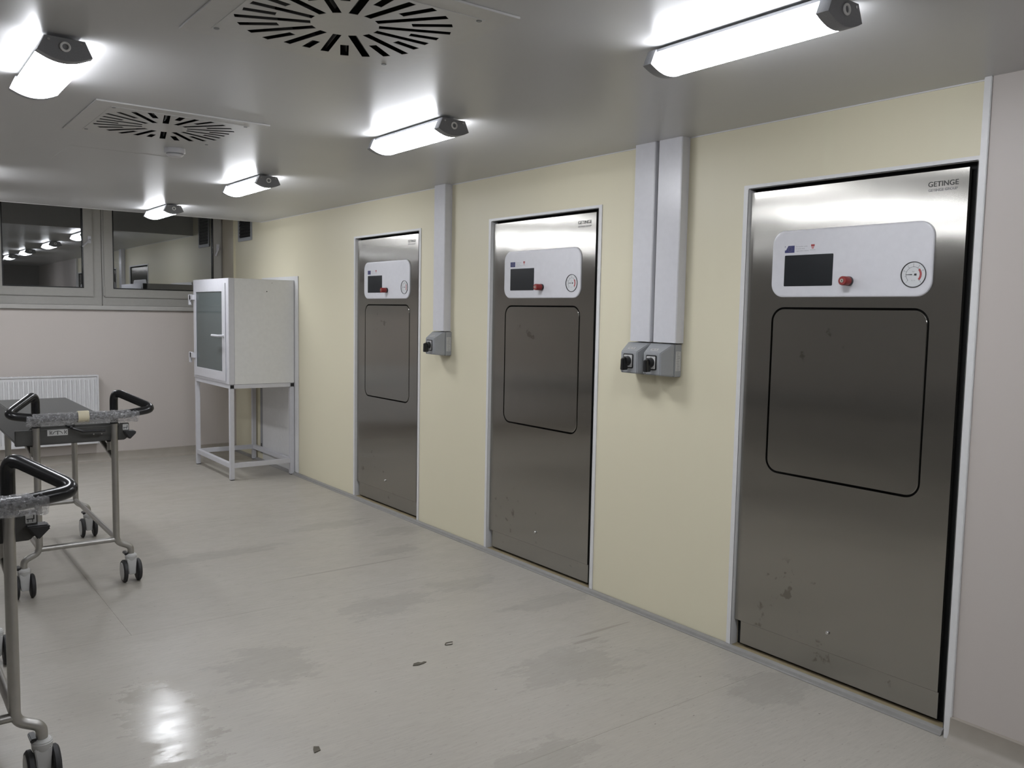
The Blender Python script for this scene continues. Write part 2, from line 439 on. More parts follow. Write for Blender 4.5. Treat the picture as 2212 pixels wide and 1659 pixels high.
# ------------------------------------------------------------------ windows
def window(name, x0, x1, px0, px1, label, handle_x, hang):
    root = empty(name, (x0, YW, 1.545)); tag(root, label, kind='structure')
    W, T = x1 - x0, HT - 1.545
    a, b = px0 - x0, px1 - x0
    sx0, sx1 = a - 0.095, b + 0.095
    sx0, sx1 = max(sx0, 0.016), min(sx1, W - 0.016)
    zb = 0.175
    MB().plate(rect(0, W, 0, T), [rect(sx0 + 0.02, sx1 - 0.02, 0.105, T - 0.06)], 0.0, 0.07, 'y').build('window_frame', 'window_pvc', root, bevel=0.004)
    out, inn = rect(sx0, sx1, 0.085, T - 0.04), rect(a, b, zb, T - 0.14)
    sash = MB().plate(out, [inn], -0.018, 0.05, 'y').build('sash', 'window_pvc', root, bevel=0.005)
    MB().plate(rect(a - 0.004, b + 0.004, zb - 0.004, T - 0.136), [rect(a + 0.006, b - 0.006, zb + 0.006, T - 0.146)], -0.0205, -0.012, 'y').build('glazing_seal', 'black_plastic', sash)
    MB().box(a - 0.01, b + 0.01, 0.004, 0.012, zb - 0.01, T - 0.13).build('pane', 'window_glass', sash, smooth=False)
    hx, hz = handle_x - x0, 0.655
    h = MB().box(hx - 0.015, hx + 0.015, -0.026, -0.018, hz - 0.035, hz + 0.035)
    h.tube(fillet([(hx, -0.02, hz), (hx, -0.055, hz), (hx + hang[0], -0.055, hz + hang[1])], 0.012, 4), 0.0085, 8)
    h.build('window_handle', 'white_plastic', sash, bevel=0.002)
    for zz in (0.1, T - 0.2):
        MB().lathe([(0.009, 0), (0.009, 0.09)], (sx1 + 0.004 if handle_x < (px0 + px1) / 2 else sx0 - 0.004, -0.02, zz), 'z', 10).build('hinge_cover', 'window_pvc', sash)
    return root
window('window_1', -2.285, -1.247, -2.12, -1.42, 'left hand grey framed window with its handle half turned, reflecting the lamps', -1.358, (-0.07, -0.075))
window('window_2', -1.243, -0.02, -1.138, -0.128, 'right hand grey framed window above the white pass cabinet', -0.075, (-0.035, -0.095))

# ================================================================== STERILISERS
def steriliser():
    R = empty('steam_sterilizer', (0, 0, 0))
    # white U shaped surround with a return into the opening
    tf = MB()
    tf.plate([(0, 0.004), (OPW0, 0.004), (OPW0, OPH), (OPW1, OPH), (OPW1, 0.004), (1.045, 0.004), (1.045, 2.137), (0, 2.137)], [], -0.006, 0.0, 'y')
    tf.box(OPW0 - 0.0025, OPW0 + 0.0003, -0.006, 0.040, 0.004, OPH); tf.box(OPW1 - 0.0003, OPW1 + 0.0025, -0.006, 0.006, 0.004, OPH); tf.box(OPW0, OPW1, -0.006, 0.006, OPH - 0.0003, OPH + 0.0025)
    tf.build('surround_trim', 'white_trim', R)
    dc = MB().box(OPW0 + 0.001, OPW1 - 0.001, 0.045, 0.24, 0.0, OPH - 0.001)
    dc.box(OPW1 - 0.001, OPW1 - 0.0004, 0.007, 0.046, 0.0, OPH); dc.box(OPW0, OPW1, 0.007, 0.046, OPH - 0.001, OPH - 0.0004)
    dc.build('dark_cavity', 'black_gap', R, smooth=False)
    MB().box(OPW0 + 0.0005, OPW1 - 0.0015, 0.0, 0.044, 0.0, 0.020).build('threshold', 'raw_threshold', R)
    # steel front with the cut-out for the chamber door
    d = rrect(0.162, 0.868, 0.862, 1.595, 0.062, 8)
    fp = MB().plate(rect(0.030, 0.982, 0.142, 2.104), [d], 0.013, 0.03, 'y').build('front_panel', 'stainless', R, smooth=False)
    cd_pts = lambda o: rrect(0.162 + o, 0.868 - o, 0.862 + o, 1.595 - o, 0.062 - o, 8)
    cd = MB().loft([[(x, 0.04, z) for x, z in cd_pts(0.0085)], [(x, 0.0145, z) for x, z in cd_pts(0.0085)], [(x, 0.0124, z) for x, z in cd_pts(0.0106)]])
    cd.build('chamber_door', 'stainless', R, angle=20)
    MB().plate(rrect(0.15, 0.88, 0.85, 1.607, 0.07, 8), [], 0.036, 0.042, 'y').build('dark_backing', 'black_gap', R, smooth=False)  # black sheet behind the door, paints the groove dark
    MB().box(0.062, 0.984, 0.017, 0.034, 0.036, 0.1405).build('kick_plate', 'stainless', R, bevel=0.001, seg=1)
    # lettering and key lock on the steel
    text('brand_lettering', 'GETINGE', 'black_ink', fp, 0.889, 2.056, 0.0126, 0.112, 0.019, bold=0.006)
    text('group_lettering', 'GETINGE GROUP', 'grey_ink', fp, 0.889, 2.034, 0.0126, 0.108, 0.010)
    lk = MB().lathe([(0.0, -0.004), (0.006, -0.004), (0.0075, -0.002), (0.0075, 0.006)], (0.512, 0.009, 0.226), 'y', 16)
    lk.build('key_lock', 'chrome', fp)
    # white control fascia
    def cp(o): return rrect(0.158 + o, 0.872 - o, 1.638 + o, 1.924 - o, 0.06 - o, 8)
    pn = MB().loft([[(x, 0.014, z) for x, z in cp(0.0)], [(x, 0.0085, z) for x, z in cp(0.0)], [(x, 0.0055, z) for x, z in cp(0.0025)], [(x, 0.0045, z) for x, z in cp(0.008)]])
    pn = pn.build('control_panel', 'white_plastic', R, angle=6)
    F = 0.0045
    MB().plate(rrect(0.224, 0.457, 1.685, 1.817, 0.004, 3), [], F - 0.001, F + 0.004, 'y').build('touch_screen', 'screen_glass', pn)
    # red key knob on a black collar
    MB().lathe([(0.0, 0.0), (0.0195, 0.0), (0.0195, -0.012), (0.0, -0.012)], (0.533, F + 0.001, 1.702), 'y', 24).build('knob_collar', 'black_plastic', pn)
    MB().lathe([(0.0, -0.011), (0.0185, -0.011), (0.0185, -0.048), (0.0165, -0.051), (0.0, -0.051)], (0.533, F, 1.702), 'y', 24).build('emergency_knob', 'red_plastic', pn)
    kb = MB().lathe([(0.0, -0.0505), (0.0075, -0.0505), (0.0075, -0.0535), (0.0, -0.0535)], (0.533, F, 1.702), 'y', 16).build('key_barrel', 'brass', pn)
    MB().box(0.5315, 0.5345, F - 0.0545, F - 0.053, 1.6985, 1.7055).build('key_slot', 'black_ink', pn)
    # pressure gauge
    gx, gz = 0.800, 1.722
    bz = MB().loft([[(gx + r * math.cos(2 * PI * j / 40), F + y_, gz + r * math.sin(2 * PI * j / 40)) for j in range(40)] for r, y_ in
                    ((0.0495, 0.002), (0.0495, -0.0035), (0.0475, -0.0035), (0.0455, 0.001), (0.0455, 0.002))], cap=False)
    bz.build('gauge_bezel', 'black_plastic', pn)
    MB().plate(circ(gx, gz, 0.0462, 40), [], F - 0.0006, F + 0.001, 'y').build('gauge_dial', 'dial_white', pn)
    ar = MB()
    def arc(a0, a1, r0, r1, n=16):
        P = [(gx + r1 * math.cos(a0 + (a1 - a0) * i / n), gz + r1 * math.sin(a0 + (a1 - a0) * i / n)) for i in range(n + 1)]
        P += [(gx + r0 * math.cos(a1 + (a0 - a1) * i / n), gz + r0 * math.sin(a1 + (a0 - a1) * i / n)) for i in range(n + 1)]
        return P
    MB().plate(arc(math.radians(-42), math.radians(44), 0.0245, 0.0325), [], F - 0.0010, F - 0.0006, 'y').build('danger_arc', 'red_ink', pn)
    tk_ = MB().plate(arc(math.radians(44), math.radians(226), 0.0285, 0.0300, 30), [], F - 0.0010, F - 0.0006, 'y')
    for k in range(9):
        a = math.radians(226 - 270 * k / 8)
        u_ = Vector((math.cos(a), math.sin(a))); v_ = Vector((-u_.y, u_.x)) * 0.0006
        q = [Vector((gx, gz)) + u_ * 0.029 - v_, Vector((gx, gz)) + u_ * 0.035 - v_, Vector((gx, gz)) + u_ * 0.035 + v_, Vector((gx, gz)) + u_ * 0.029 + v_]
        tk_.plate([tuple(z_) for z_ in q], [], F - 0.0012, F - 0.0006, 'y')
    tk_.build('gauge_scale', 'grey_ink', pn)
    for k, s_ in ((0, '-1'), (2, '0'), (3, '1'), (4, '2'), (5, '3'), (6, '4'), (8, '5')):
        a = math.radians(226 - 270 * k / 8)
        text('gauge_numeral', s_, 'black_ink', pn, gx + 0.0395 * math.cos(a), gz + 0.0395 * math.sin(a), F - 0.0007, height=0.0055)
    text('gauge_unit', 'bar', 'grey_ink', pn, gx, gz + 0.012, F - 0.0007, height=0.005)
    text('gauge_class', 'CL 1.6', 'grey_ink', pn, gx, gz - 0.022, F - 0.0007, height=0.004)
    nd = MB().plate([(gx - 0.030, gz - 0.0006), (gx, gz - 0.0022), (gx + 0.012, gz - 0.0042), (gx + 0.012, gz + 0.0042), (gx, gz + 0.0022), (gx - 0.030, gz + 0.0006)], [], F - 0.0022, F - 0.0014, 'y')
    nd.build('gauge_needle', 'black_ink', pn)
    MB().lathe([(0.0, -0.0030), (0.004, -0.0030), (0.004, -0.001), (0, -0.001)], (gx, F, gz), 'y', 14).build('needle_hub', 'dial_white', pn)
    # funding sticker: blue flag with star ring, three lines of small print, red crest
    return R, pn
def sticker(pn, torn):
    F = 0.0045
    x0, x1, z0, z1 = 0.222, 0.270, 1.828, 1.858
    if torn:
        MB().plate([(x0, z0), (x1, z0), (x1, z1), (x0 + 0.017, z1), (x0 + 0.006, z0 + 0.012), (x0, z0 + 0.011)], [], F - 0.0003, F + 0.001, 'y').build('flag_sticker', 'blue_ink', pn)
        MB().plate([(x0, z0 + 0.022), (x0 + 0.0035, z0 + 0.029), (x0, z0 + 0.029)], [], F - 0.0003, F + 0.001, 'y').build('flag_scrap', 'blue_ink', pn)
    else:
        MB().plate(rect(x0, x1, z0, z1), [], F - 0.0003, F + 0.001, 'y').build('flag_sticker', 'blue_ink', pn)
    s_ = MB()
    for k in range(12):
        a = 2 * PI * k / 12; cx, cz = x0 + 0.026 + 0.0095 * math.cos(a), z0 + 0.015 + 0.0095 * math.sin(a)
        s_.plate([(cx + (0.0013 if i % 2 == 0 else 0.0006) * math.sin(PI * i / 5), cz + (0.0013 if i % 2 == 0 else 0.0006) * math.cos(PI * i / 5)) for i in range(10)], [], F - 0.0007, F - 0.0002, 'y')
    s_.build('star_ring', 'yellow_ink', pn)
    for i, (ln, wd) in enumerate((('Evropska unie', 0.055), ('Evropsky fond', 0.042), ('regionalni rozvoj', 0.062))):
        text('small_print', ln, 'grey_ink', pn, 0.277 + wd / 2, 1.8525 - i * 0.0092, F, wd, 0.0058)
    MB().plate(rect(0.350, 0.367, 1.8505, 1.8595), [], F - 0.0003, F + 0.001, 'y').build('crest_top', 'red_ink', pn)
    MB().plate([(0.352, 1.8495), (0.365, 1.8495), (0.363, 1.842), (0.3585, 1.840), (0.354, 1.842)], [], F - 0.0003, F + 0.001, 'y').build('crest_shield', 'pink_ink', pn)
    text('crest_caption', 'ministerstvo', 'grey_ink', pn, 0.3585, 1.8365, F, 0.027, 0.004)
S0, pn0 = steriliser()
slabels = ('recessed stainless steel steam sterilizer farthest from the viewer, next to the white pass cabinet',
           'middle stainless steel steam sterilizer, between the single and the double cable trunking',
           'nearest and largest looking stainless steel steam sterilizer, its blue flag sticker torn')
STR = []
for i, yl in enumerate(STER):
    R = S0 if i == 0 else copy_tree(S0)
    R.location = (0, yl, 0); R.rotation_euler = (0, 0, -PI / 2)
    tag(R, slabels[i], 'sterilizer', 'steam sterilizers in the cream wall')
    STR.append(R)
for i, R in enumerate(STR):
    pn = [c for c in R.children if c.name.startswith('control_panel')][0]
    sticker(pn, i == 2)

# ================================================================== CABLE TRUNKING AND SWITCHES
def trunking(y0, y1, label):
    R = empty('cable_trunking', (0, y1, 1.415), -PI / 2); W = y1 - y0; L = H - 1.415
    b = MB().plate([(0.004, 0), (W - 0.004, 0), (W - 0.004, 0.001), (W - 0.004, L), (0.004, L)], [], -0.045, 0.0, 'y').build('trunking_base', 'white_plastic', R)
    c = MB()
    c.loft([[(x, y_, 0.0015) for x, y_ in ((0, -0.012), (0, -0.056), (0.004, -0.06), (W - 0.004, -0.06), (W, -0.056), (W, -0.012), (W - 0.003, -0.012), (W - 0.003, -0.0455), (0.003, -0.0455), (0.003, -0.012))],
            [(x, y_, L - 0.0005) for x, y_ in ((0, -0.012), (0, -0.056), (0.004, -0.06), (W - 0.004, -0.06), (W, -0.056), (W, -0.012), (W - 0.003, -0.012), (W - 0.003, -0.0455), (0.003, -0.0455), (0.003, -0.012))]])
    c.build('trunking_cover', 'white_plastic', R)
    tag(R, label, 'trunking', 'white cable trunking on the cream wall'); return R
trunking(4.912, 5.050, 'single white cable trunking between far and middle sterilizers, running up to the ceiling')
trunking(3.001, 3.140, 'left one of the paired white cable trunkings beside the nearest sterilizer')
trunking(2.828, 2.979, 'right one of the paired white cable trunkings beside the nearest sterilizer')
def switch(y1, label, code, shown):
    R = empty('isolator_switch', (0, y1, 1.25), -PI / 2); W, Hh = 0.155, 0.161
    MB().box(0, W, -0.05, -0.0005, 0, Hh).build('back_box', 'light_grey_plastic', R, bevel=0.003)
    cv = MB().loft([[(0.001, -0.0515, 0.001), (W - 0.001, -0.0515, 0.001), (W - 0.001, -0.0515, Hh - 0.001), (0.001, -0.0515, Hh - 0.001)],
                    [(0.001, -0.06, 0.001), (W - 0.001, -0.06, 0.001), (W - 0.001, -0.06, Hh - 0.001), (0.001, -0.06, Hh - 0.001)],
                    [(0.018, -0.125, 0.008), (W - 0.022, -0.125, 0.008), (W - 0.026, -0.125, Hh - 0.045), (0.018, -0.125, Hh - 0.045)]])
    cv = cv.build('cover', 'light_grey_plastic', R, bevel=0.004)
    fx, fz = 0.073, 0.069
    pl = MB().plate(rrect(fx - 0.034, fx + 0.034, fz - 0.036, fz + 0.036, 0.006, 3), [], -0.1285, -0.1245, 'y').build('dial_plate', 'black_plastic', R)
    MB().plate(rrect(fx - 0.0285, fx + 0.0285, fz - 0.0305, fz + 0.0305, 0.003, 3), [], -0.1295, -0.128, 'y').build('dial_face', 'label_paper', pl)
    text('dial_mark', '0', 'black_ink', pl, fx, fz + 0.026, -0.1296, height=0.006)
    text('dial_mark', '1', 'black_ink', pl, fx + 0.023, fz - 0.024, -0.1296, height=0.006)
    kb = MB().lathe([(0, -0.129), (0.024, -0.129), (0.0225, -0.150), (0.020, -0.152), (0, -0.152)], (fx, 0, fz), 'y', 24).build('knob', 'black_plastic', R)
    MB().loft([[(fx - 0.012, -0.140, fz + 0.02), (fx + 0.012, -0.140, fz + 0.02), (fx + 0.014, -0.140, fz - 0.044), (fx - 0.014, -0.140, fz - 0.044)],
               [(fx - 0.009, -0.172, fz + 0.012), (fx + 0.009, -0.172, fz + 0.012), (fx + 0.012, -0.172, fz - 0.046), (fx - 0.012, -0.172, fz - 0.046)]]).build('knob_grip', 'black_plastic', kb, bevel=0.003)
    # name sticker on the sloping top of the cover
    a = math.atan2(0.065, 0.044); zc, yc = Hh - 0.030, -0.104
    n = Vector((0, -math.cos(math.radians(34)), math.sin(math.radians(34))))
    lb = MB().box(-0.024, 0.024, -0.0008, 0.0004, -0.0085, 0.0085).build('name_sticker', 'label_paper', R)
    lb.location = (0.072, -0.1035, Hh - 0.0292); lb.rotation_euler = (-math.radians(55.9), 0, 0)
    text('name_print', code, 'black_ink', lb, 0, 0, -0.0009, 0.036, 0.009)
    tri = MB().plate([(0.024, 0.012), (0.038, 0.012), (0.031, 0.024)], [[(0.0265, 0.0135), (0.0355, 0.0135), (0.031, 0.0212)]], -0.1256, -0.1245, 'y').build('warning_triangle', 'black_ink', R)
    # rating plate on the side seen from the room
    rp = empty('rating_plate', (0, 0, 0)); bpy.data.objects.remove(rp)
    rp = MB().box(W - 0.0004, W + 0.0008, -0.042, -0.008, 0.03, 0.125).build('rating_plate', 'label_paper', R)
    lines = MB()
    for k in range(11):
        zz = 0.119 - k * 0.0082
        y0_ = -0.039 + 0.004 * random.random(); y1_ = -0.012 - 0.014 * random.random()
        lines.box(W + 0.0006, W + 0.0012, y0_, y1_, zz - 0.0022, zz)
    lines.build('rating_print', 'grey_ink', rp)
    tag(R, label, 'switch', 'rotary isolator switches under the trunking'); return R
switch(5.055, 'grey rotary isolator switch box under the single trunking', 'HSL 01', True)
switch(3.152, 'left grey rotary isolator switch box under the paired trunking', 'HSL 03', True)
switch(2.994, 'right grey rotary isolator switch box under the paired trunking', 'HSL 02', True)

# ================================================================== CEILING LAMPS
def lamp_profile(o=0.0, n=10, zt=-0.021):
    p_ = [(-0.0575 - o, zt), (-0.0785 - o, -0.060)]
    for i in range(1, n):
        a = -1 + 2 * i / n
        p_.append((0.0785 * a, -0.060 - (0.022 + o) * (1 - a * a)))
    p_ += [(0.0785 + o, -0.060), (0.0575 + o, zt)]
    return p_
def ceiling_lamp():
    R = empty('ceiling_lamp', (0, 0, H)); L = 0.66
    MB().plate([(-0.056, -0.0205), (0.056, -0.0205), (0.052, -0.010), (-0.052, -0.010)], [], 0.012, L - 0.012, 'y').build('gear_tray', 'cap_grey', R)
    for yy in (0.13, L - 0.16):
        MB().box(-0.030, 0.030, yy, yy + 0.03, -0.0105, -0.0002).build('mounting_clip', 'metal_grey', R)
    pr = lamp_profile()
    MB().loft([[(x, 0.034, z) for x, z in pr], [(x, L - 0.034, z) for x, z in pr]]).build('diffuser', 'lamp_diffuser', R)
    for y0, y1, yf in ((0.006, 0.036, 0.0), (L - 0.006, L - 0.036, L)):
        po, pi = lamp_profile(0.0022, zt=-0.012), lamp_profile(0.0005, zt=-0.013)
        cp = MB().loft([[(x, y1, z) for x, z in po], [(x, y0, z) for x, z in po], [(x, yf, z) for x, z in pi]]).build('end_cap', 'cap_grey', R, angle=40)
        sgn = -1 if yf == 0.0 else 1
        ring = [(0.0125 * math.cos(2 * PI * k / 20), yf + sgn * 0.003, -0.040 + 0.0125 * math.sin(2 * PI * k / 20)) for k in range(20)]
        MB().tube(ring, 0.0036, 8, closed=True).build('cable_ring', 'bright_white', cp)
        for sx in (-0.047, 0.047):
            MB().lathe([(0, 0), (0.0042, 0), (0.0042, 0.004), (0, 0.004)], (sx, yf - 0.002, -0.024), 'y', 10).build('cap_screw', 'chrome', cp)
    return R
lamp0 = ceiling_lamp()
LAMPS = [((-1.10, 1.335), 'lit ceiling lamp nearest the viewer on the sterilizer side'),
         ((-1.10, 3.215), 'second lit ceiling lamp from the viewer in the row along the sterilizers'),
         ((-1.10, 5.37), 'third lit ceiling lamp from the viewer in the row along the sterilizers'),
         ((-1.10, 7.46), 'farthest lit ceiling lamp in the row, close to the windows'),
         ((-2.652, 3.085), 'lit ceiling lamp at the left edge, left of the swirl vents'),
         ((-2.652, 6.3), 'lit ceiling lamp of the left row above the far trolley, outside the left edge'),
         ((-2.652, 7.7), 'lit ceiling lamp of the left row close to the windows, outside the left edge'),
         ((-2.652, -0.3), 'lit ceiling lamp behind the viewpoint in the left row'),
         ((-1.10, -0.7), 'lit ceiling lamp behind the viewpoint on the sterilizer side'),
         ((-4.2, 6.9), 'lit ceiling lamp added out of view on the left, far end'),  # third row added to brighten the far end and left side
         ((-4.2, 3.1), 'lit ceiling lamp added out of view on the left, middle'),  # likewise added, for more light from the left
         ]
for i, ((x, y), lb) in enumerate(LAMPS):
    R = lamp0 if i == 0 else copy_tree(lamp0)
    R.location = (x, y, H); tag(R, lb, 'ceiling lamp', 'sealed ceiling lamps')

# ================================================================== SWIRL DIFFUSERS
def slot(ang, r0, r1, hw=0.0135):
    u_, v_ = Vector((math.cos(ang), math.sin(ang))), Vector((-math.sin(ang), math.cos(ang)))
    return [tuple(u_ * r0 - v_ * hw), tuple(u_ * r1 - v_ * hw), tuple(u_ * r1 + v_ * hw), tuple(u_ * r0 + v_ * hw)]
def swirl_vent():
    R = empty('swirl_diffuser', (0, 0, H))
    MB().plate(rect(-0.372, 0.372, -0.372, 0.372), [rect(-0.291, 0.291, -0.291, 0.291)], -0.007, -0.0002, 'z').build('mounting_plate', 'vent_white', R, bevel=0.001, seg=1)
    sl = []
    for k in range(14):
        sl.append((math.radians(90 + 360 / 14 * k), 0.200, 0.320)); sl.append((math.radians(90 + 360 / 14 * (k + 0.5)), 0.100, 0.320))
    sl = [(a, r0, min(r1, 0.284 / max(abs(math.cos(a)), abs(math.sin(a))) )) for a, r0, r1 in sl]
    fp = MB().plate(rect(-0.299, 0.299, -0.299, 0.299), [slot(*s_) for s_ in sl], -0.0085, -0.0072, 'z').build('face_plate', 'vent_white', R, smooth=False)
    pb = MB(); pb.box(-0.29, 0.29, -0.29, 0.29, 0.12, 0.125)
    for a, b, c_, d_ in ((-0.2905, -0.288, -0.29, 0.29), (0.288, 0.2905, -0.29, 0.29), (-0.29, 0.29, -0.2905, -0.288), (-0.29, 0.29, 0.288, 0.2905)): pb.box(a, b, c_, d_, -0.007, 0.125)
    pb.build('plenum_box', 'black_gap', R, smooth=False)
    for a, r0, r1 in sl:
        u_, v_ = Vector((math.cos(a), math.sin(a), 0)), Vector((-math.sin(a), math.cos(a), 0))
        b0, b1 = u_ * (r0 + 0.002), u_ * (r1 - 0.002)
        up = Vector((0, 0, 0.016)); e = v_ * 0.0006; lo = Vector((0, 0, 0.002)); hi = v_ * 0.006 + up
        lo = v_ * -0.006 + lo
        MB().add([b0 + lo - e, b1 + lo - e, b1 + hi - e, b0 + hi - e, b0 + lo + e, b1 + lo + e, b1 + hi + e, b0 + hi + e],
                 [(0, 1, 2, 3), (7, 6, 5, 4), (0, 4, 5, 1), (1, 5, 6, 2), (2, 6, 7, 3), (3, 7, 4, 0)]).build('guide_blade', 'diffuser_blade', R, smooth=False)
    for sx in (-0.286, 0.286):
        for sy in (-0.286, 0.286):
            MB().lathe([(0, -0.0108), (0.007, -0.0108), (0.009, -0.009), (0.009, -0.0075), (0, -0.0075)], (sx, sy, 0), 'z', 14).build('screw', 'metal_grey', R)
    return R
v0 = swirl_vent()
for i, ((x, y), lb) in enumerate(zip(VENTS, ('square white swirl air diffuser nearest the viewer, cut by the top edge', 'square white swirl air diffuser farther away, beside the smoke detector'))):
    R = v0 if i == 0 else copy_tree(v0)
    R.location = (x, y, H); tag(R, lb, 'air vent', 'swirl diffusers in the ceiling')
R = empty('smoke_detector', (-1.815, 4.88, H))
MB().lathe([(0, 0), (0.053, 0), (0.054, -0.022), (0.050, -0.026), (0, -0.026)], (0, 0, 0), 'z', 32).build('detector_base', 'white_plastic', R)
MB().lathe([(0, -0.026), (0.044, -0.026), (0.044, -0.033), (0, -0.033)], (0, 0, 0), 'z', 32).build('sensor_ring', 'light_grey_plastic', R)
MB().lathe([(0, -0.033), (0.046, -0.033), (0.034, -0.044), (0, -0.046)], (0, 0, 0), 'z', 32).build('detector_cap', 'white_plastic', R)
tag(R, 'small round white smoke detector on the ceiling', 'detector')

# dark grille high on the cream wall by the window
R = empty('wall_grille', (0, 9.03, 2.24), -PI / 2); W = 0.39
MB().plate(rect(0, W, 0, 0.40), [rect(0.035, W - 0.03, 0.035, 0.365)], -0.012, 0.0, 'y').build('grille_frame', 'light_grey_plastic', R, bevel=0.002)
MB().box(0.03, W - 0.03, -0.002, -0.0005, 0.03, 0.37).build('grille_backing', 'black_gap', R)
for k in range(9):
    z_ = 0.045 + k * 0.036
    MB().add([(0.034, -0.010, z_), (W - 0.03, -0.010, z_), (W - 0.03, -0.003, z_ + 0.022), (0.034, -0.003, z_ + 0.022), (0.034, -0.0115, z_ + 0.001), (W - 0.03, -0.0115, z_ + 0.001), (W - 0.03, -0.0045, z_ + 0.023), (0.034, -0.0045, z_ + 0.023)],
             [(0, 1, 2, 3), (7, 6, 5, 4), (0, 4, 5, 1), (1, 5, 6, 2), (2, 6, 7, 3), (3, 7, 4, 0)]).build('slat', 'diffuser_blade', R, smooth=False)
tag(R, 'dark slatted air grille high on the cream wall beside the window', 'air grille')

# ================================================================== PASS CABINET ON ITS STAND
R = empty('pass_cabinet', (-0.615, 8.56, 0.865), -PI / 2)      # local x towards the viewer, y towards the cream wall
W, D, T = 1.01, 0.600, 0.943
b = MB()
b.box(0.0, 0.012, 0.0, D, 0, T); b.box(W - 0.012, W, 0.045, D, 0, T); b.box(0.012, W - 0.012, 0, D, T - 0.012, T); b.box(0.012, W - 0.012, 0, D, 0, 0.012); b.box(0.012, W - 0.012, D - 0.008, D, 0.012, T - 0.012)
body = b.build('body', 'white_lacquer', R)
fr = MB().plate(rect(0.0, W, 0.0, T), [rect(0.05, W - 0.095, 0.04, T - 0.06)], -0.006, 0.044, 'y').build('front_frame', 'white_enamel', R, bevel=0.002)
dr = MB().plate(rect(0.034, W - 0.075, 0.022, T - 0.040), [rect(0.100, W - 0.165, 0.108, T - 0.118)], -0.013, -0.0065, 'y').build('glazed_door', 'white_enamel', R, bevel=0.003)
MB().box(0.095, W - 0.160, -0.0055, -0.0015, 0.103, T - 0.113).build('pane', 'cabinet_glass', dr, smooth=False)
h = MB().lathe([(0, -0.012), (0.016, -0.012), (0.016, -0.020), (0, -0.022)], (W - 0.120, 0, 0.43), 'y', 16)
h.tube(fillet([(W - 0.120, -0.018, 0.43), (W - 0.120, -0.065, 0.43), (W - 0.290, -0.062, 0.43)], 0.016, 5), 0.011, 10)
h.build('lever_handle', 'white_enamel', dr)
for z_ in (0.14, 0.70):
    hb = MB().box(-0.075, -0.002, -0.034, -0.012, z_ + 0.045, z_ + 0.105); hb.box(-0.072, -0.035, -0.034, -0.012, z_, z_ + 0.05); hb.box(-0.04, 0.075, -0.034, -0.0125, z_ + 0.05, z_ + 0.1)
    hb.build('hinge', 'white_enamel', dr, bevel=0.003)
MB().box(0.014, W - 0.014, 0.05, D - 0.012, 0.690, 0.705).build('shelf', 'white_lacquer', R)
for sx, sz, r_ in ((0.343, 0.834, 0.005), (0.391, 0.912, 0.0025)):
    MB().lathe([(0, 0.0), (r_, 0.0), (r_, 0.0008), (0, 0.0008)], (W - 0.0002, sx, sz), 'x', 12).build('screw_hole', 'black_gap', body)
tag(R, 'white enamelled pass cabinet with a glazed door', 'cabinet')
R = empty('cabinet_stand', (-0.615, 8.56, 0.0), -PI / 2)
q = 0.038
for lx in (0.0, W - q):
    for ly in (0.0, D - q):
        MB().box(lx, lx + q, ly, ly + q, 0.006, 0.826).build('leg', 'white_enamel', R, bevel=0.002)
        MB().box(lx + 0.002, lx + q - 0.002, ly + 0.002, ly + q - 0.002, 0.0, 0.0065).build('foot', 'black_plastic', R)
for zz in (0.110, 0.826):
    zt = zz + (0.042 if zz < 0.5 else 0.037)
    for ly in (0.0, D - q): MB().box(q if zz < 0.5 else 0, W - (q if zz < 0.5 else 0), ly + 0.001, ly + q - 0.001, zz, zt).build('rail', 'white_enamel', R, bevel=0.002)
    for lx in (0.0, W - q): MB().box(lx + 0.001, lx + q - 0.001, q, D - q, zz, zt).build('rail', 'white_enamel', R, bevel=0.002)
for ly in (0.0, D - q):
    MB().box(W - 0.0005, W + 0.003, ly + 0.003, ly + q - 0.003, 0.829, 0.860).build('end_plug', 'black_plastic', R)
tag(R, 'white square tube stand carrying the pass cabinet', 'stand')
R = empty('blanking_panel', (0, 8.36, 0.022), -PI / 2)
MB().box(0.0, 0.888, -0.010, -0.0005, 0.0, 1.825).build('panel_board', 'white_trim', R, bevel=0.002)
MB().box(-0.060, -0.004, -0.010, -0.0005, 0.06, 1.80).build('edge_profile', 'cap_grey', R)
for zz in (0.09, 0.13): MB().box(-0.05, -0.02, -0.012, -0.0095, zz, zz + 0.03).build('profile_clip', 'black_plastic', R)
tag(R, 'flat white panel fixed to the cream wall behind the pass cabinet', 'wall panel')

# ================================================================== RADIATOR
R = empty('radiator', (-3.0, YF - 0.003, 0.20)); RW, RH = 1.615, 0.67
pts = []; n = 40; pitch = (RW - 0.03) / n
for k in range(n):
    x = 0.015 + k * pitch
    pts += [(x, -0.106), (x + pitch * 0.30, -0.106), (x + pitch * 0.42, -0.094), (x + pitch * 0.88, -0.094)]
pts += [(RW - 0.015, -0.106), (RW - 0.015, -0.088), (0.015, -0.088)]
def flute(z_, inset=0.0): return [(x, y_ + inset, z_) for x, y_ in pts]
def flat(z_): return [(x, max(y_, -0.1) if y_ < -0.09 else y_, z_) for x, y_ in pts]
MB().loft([[(x, -0.1 if y_ < -0.09 else y_, 0.0) for x, y_ in pts], [(x, -0.1 if y_ < -0.09 else y_, 0.035) for x, y_ in pts], flute(0.055), flute(RH - 0.065), [(x, -0.1 if y_ < -0.09 else y_, RH - 0.045) for x, y_ in pts], [(x, -0.1 if y_ < -0.09 else y_, RH - 0.012) for x, y_ in pts]]).build('fluted_panel', 'radiator_white', R, angle=25)
MB().box(0.015, RW - 0.015, -0.045, -0.032, 0.0, RH - 0.012).build('rear_panel', 'radiator_white', R)
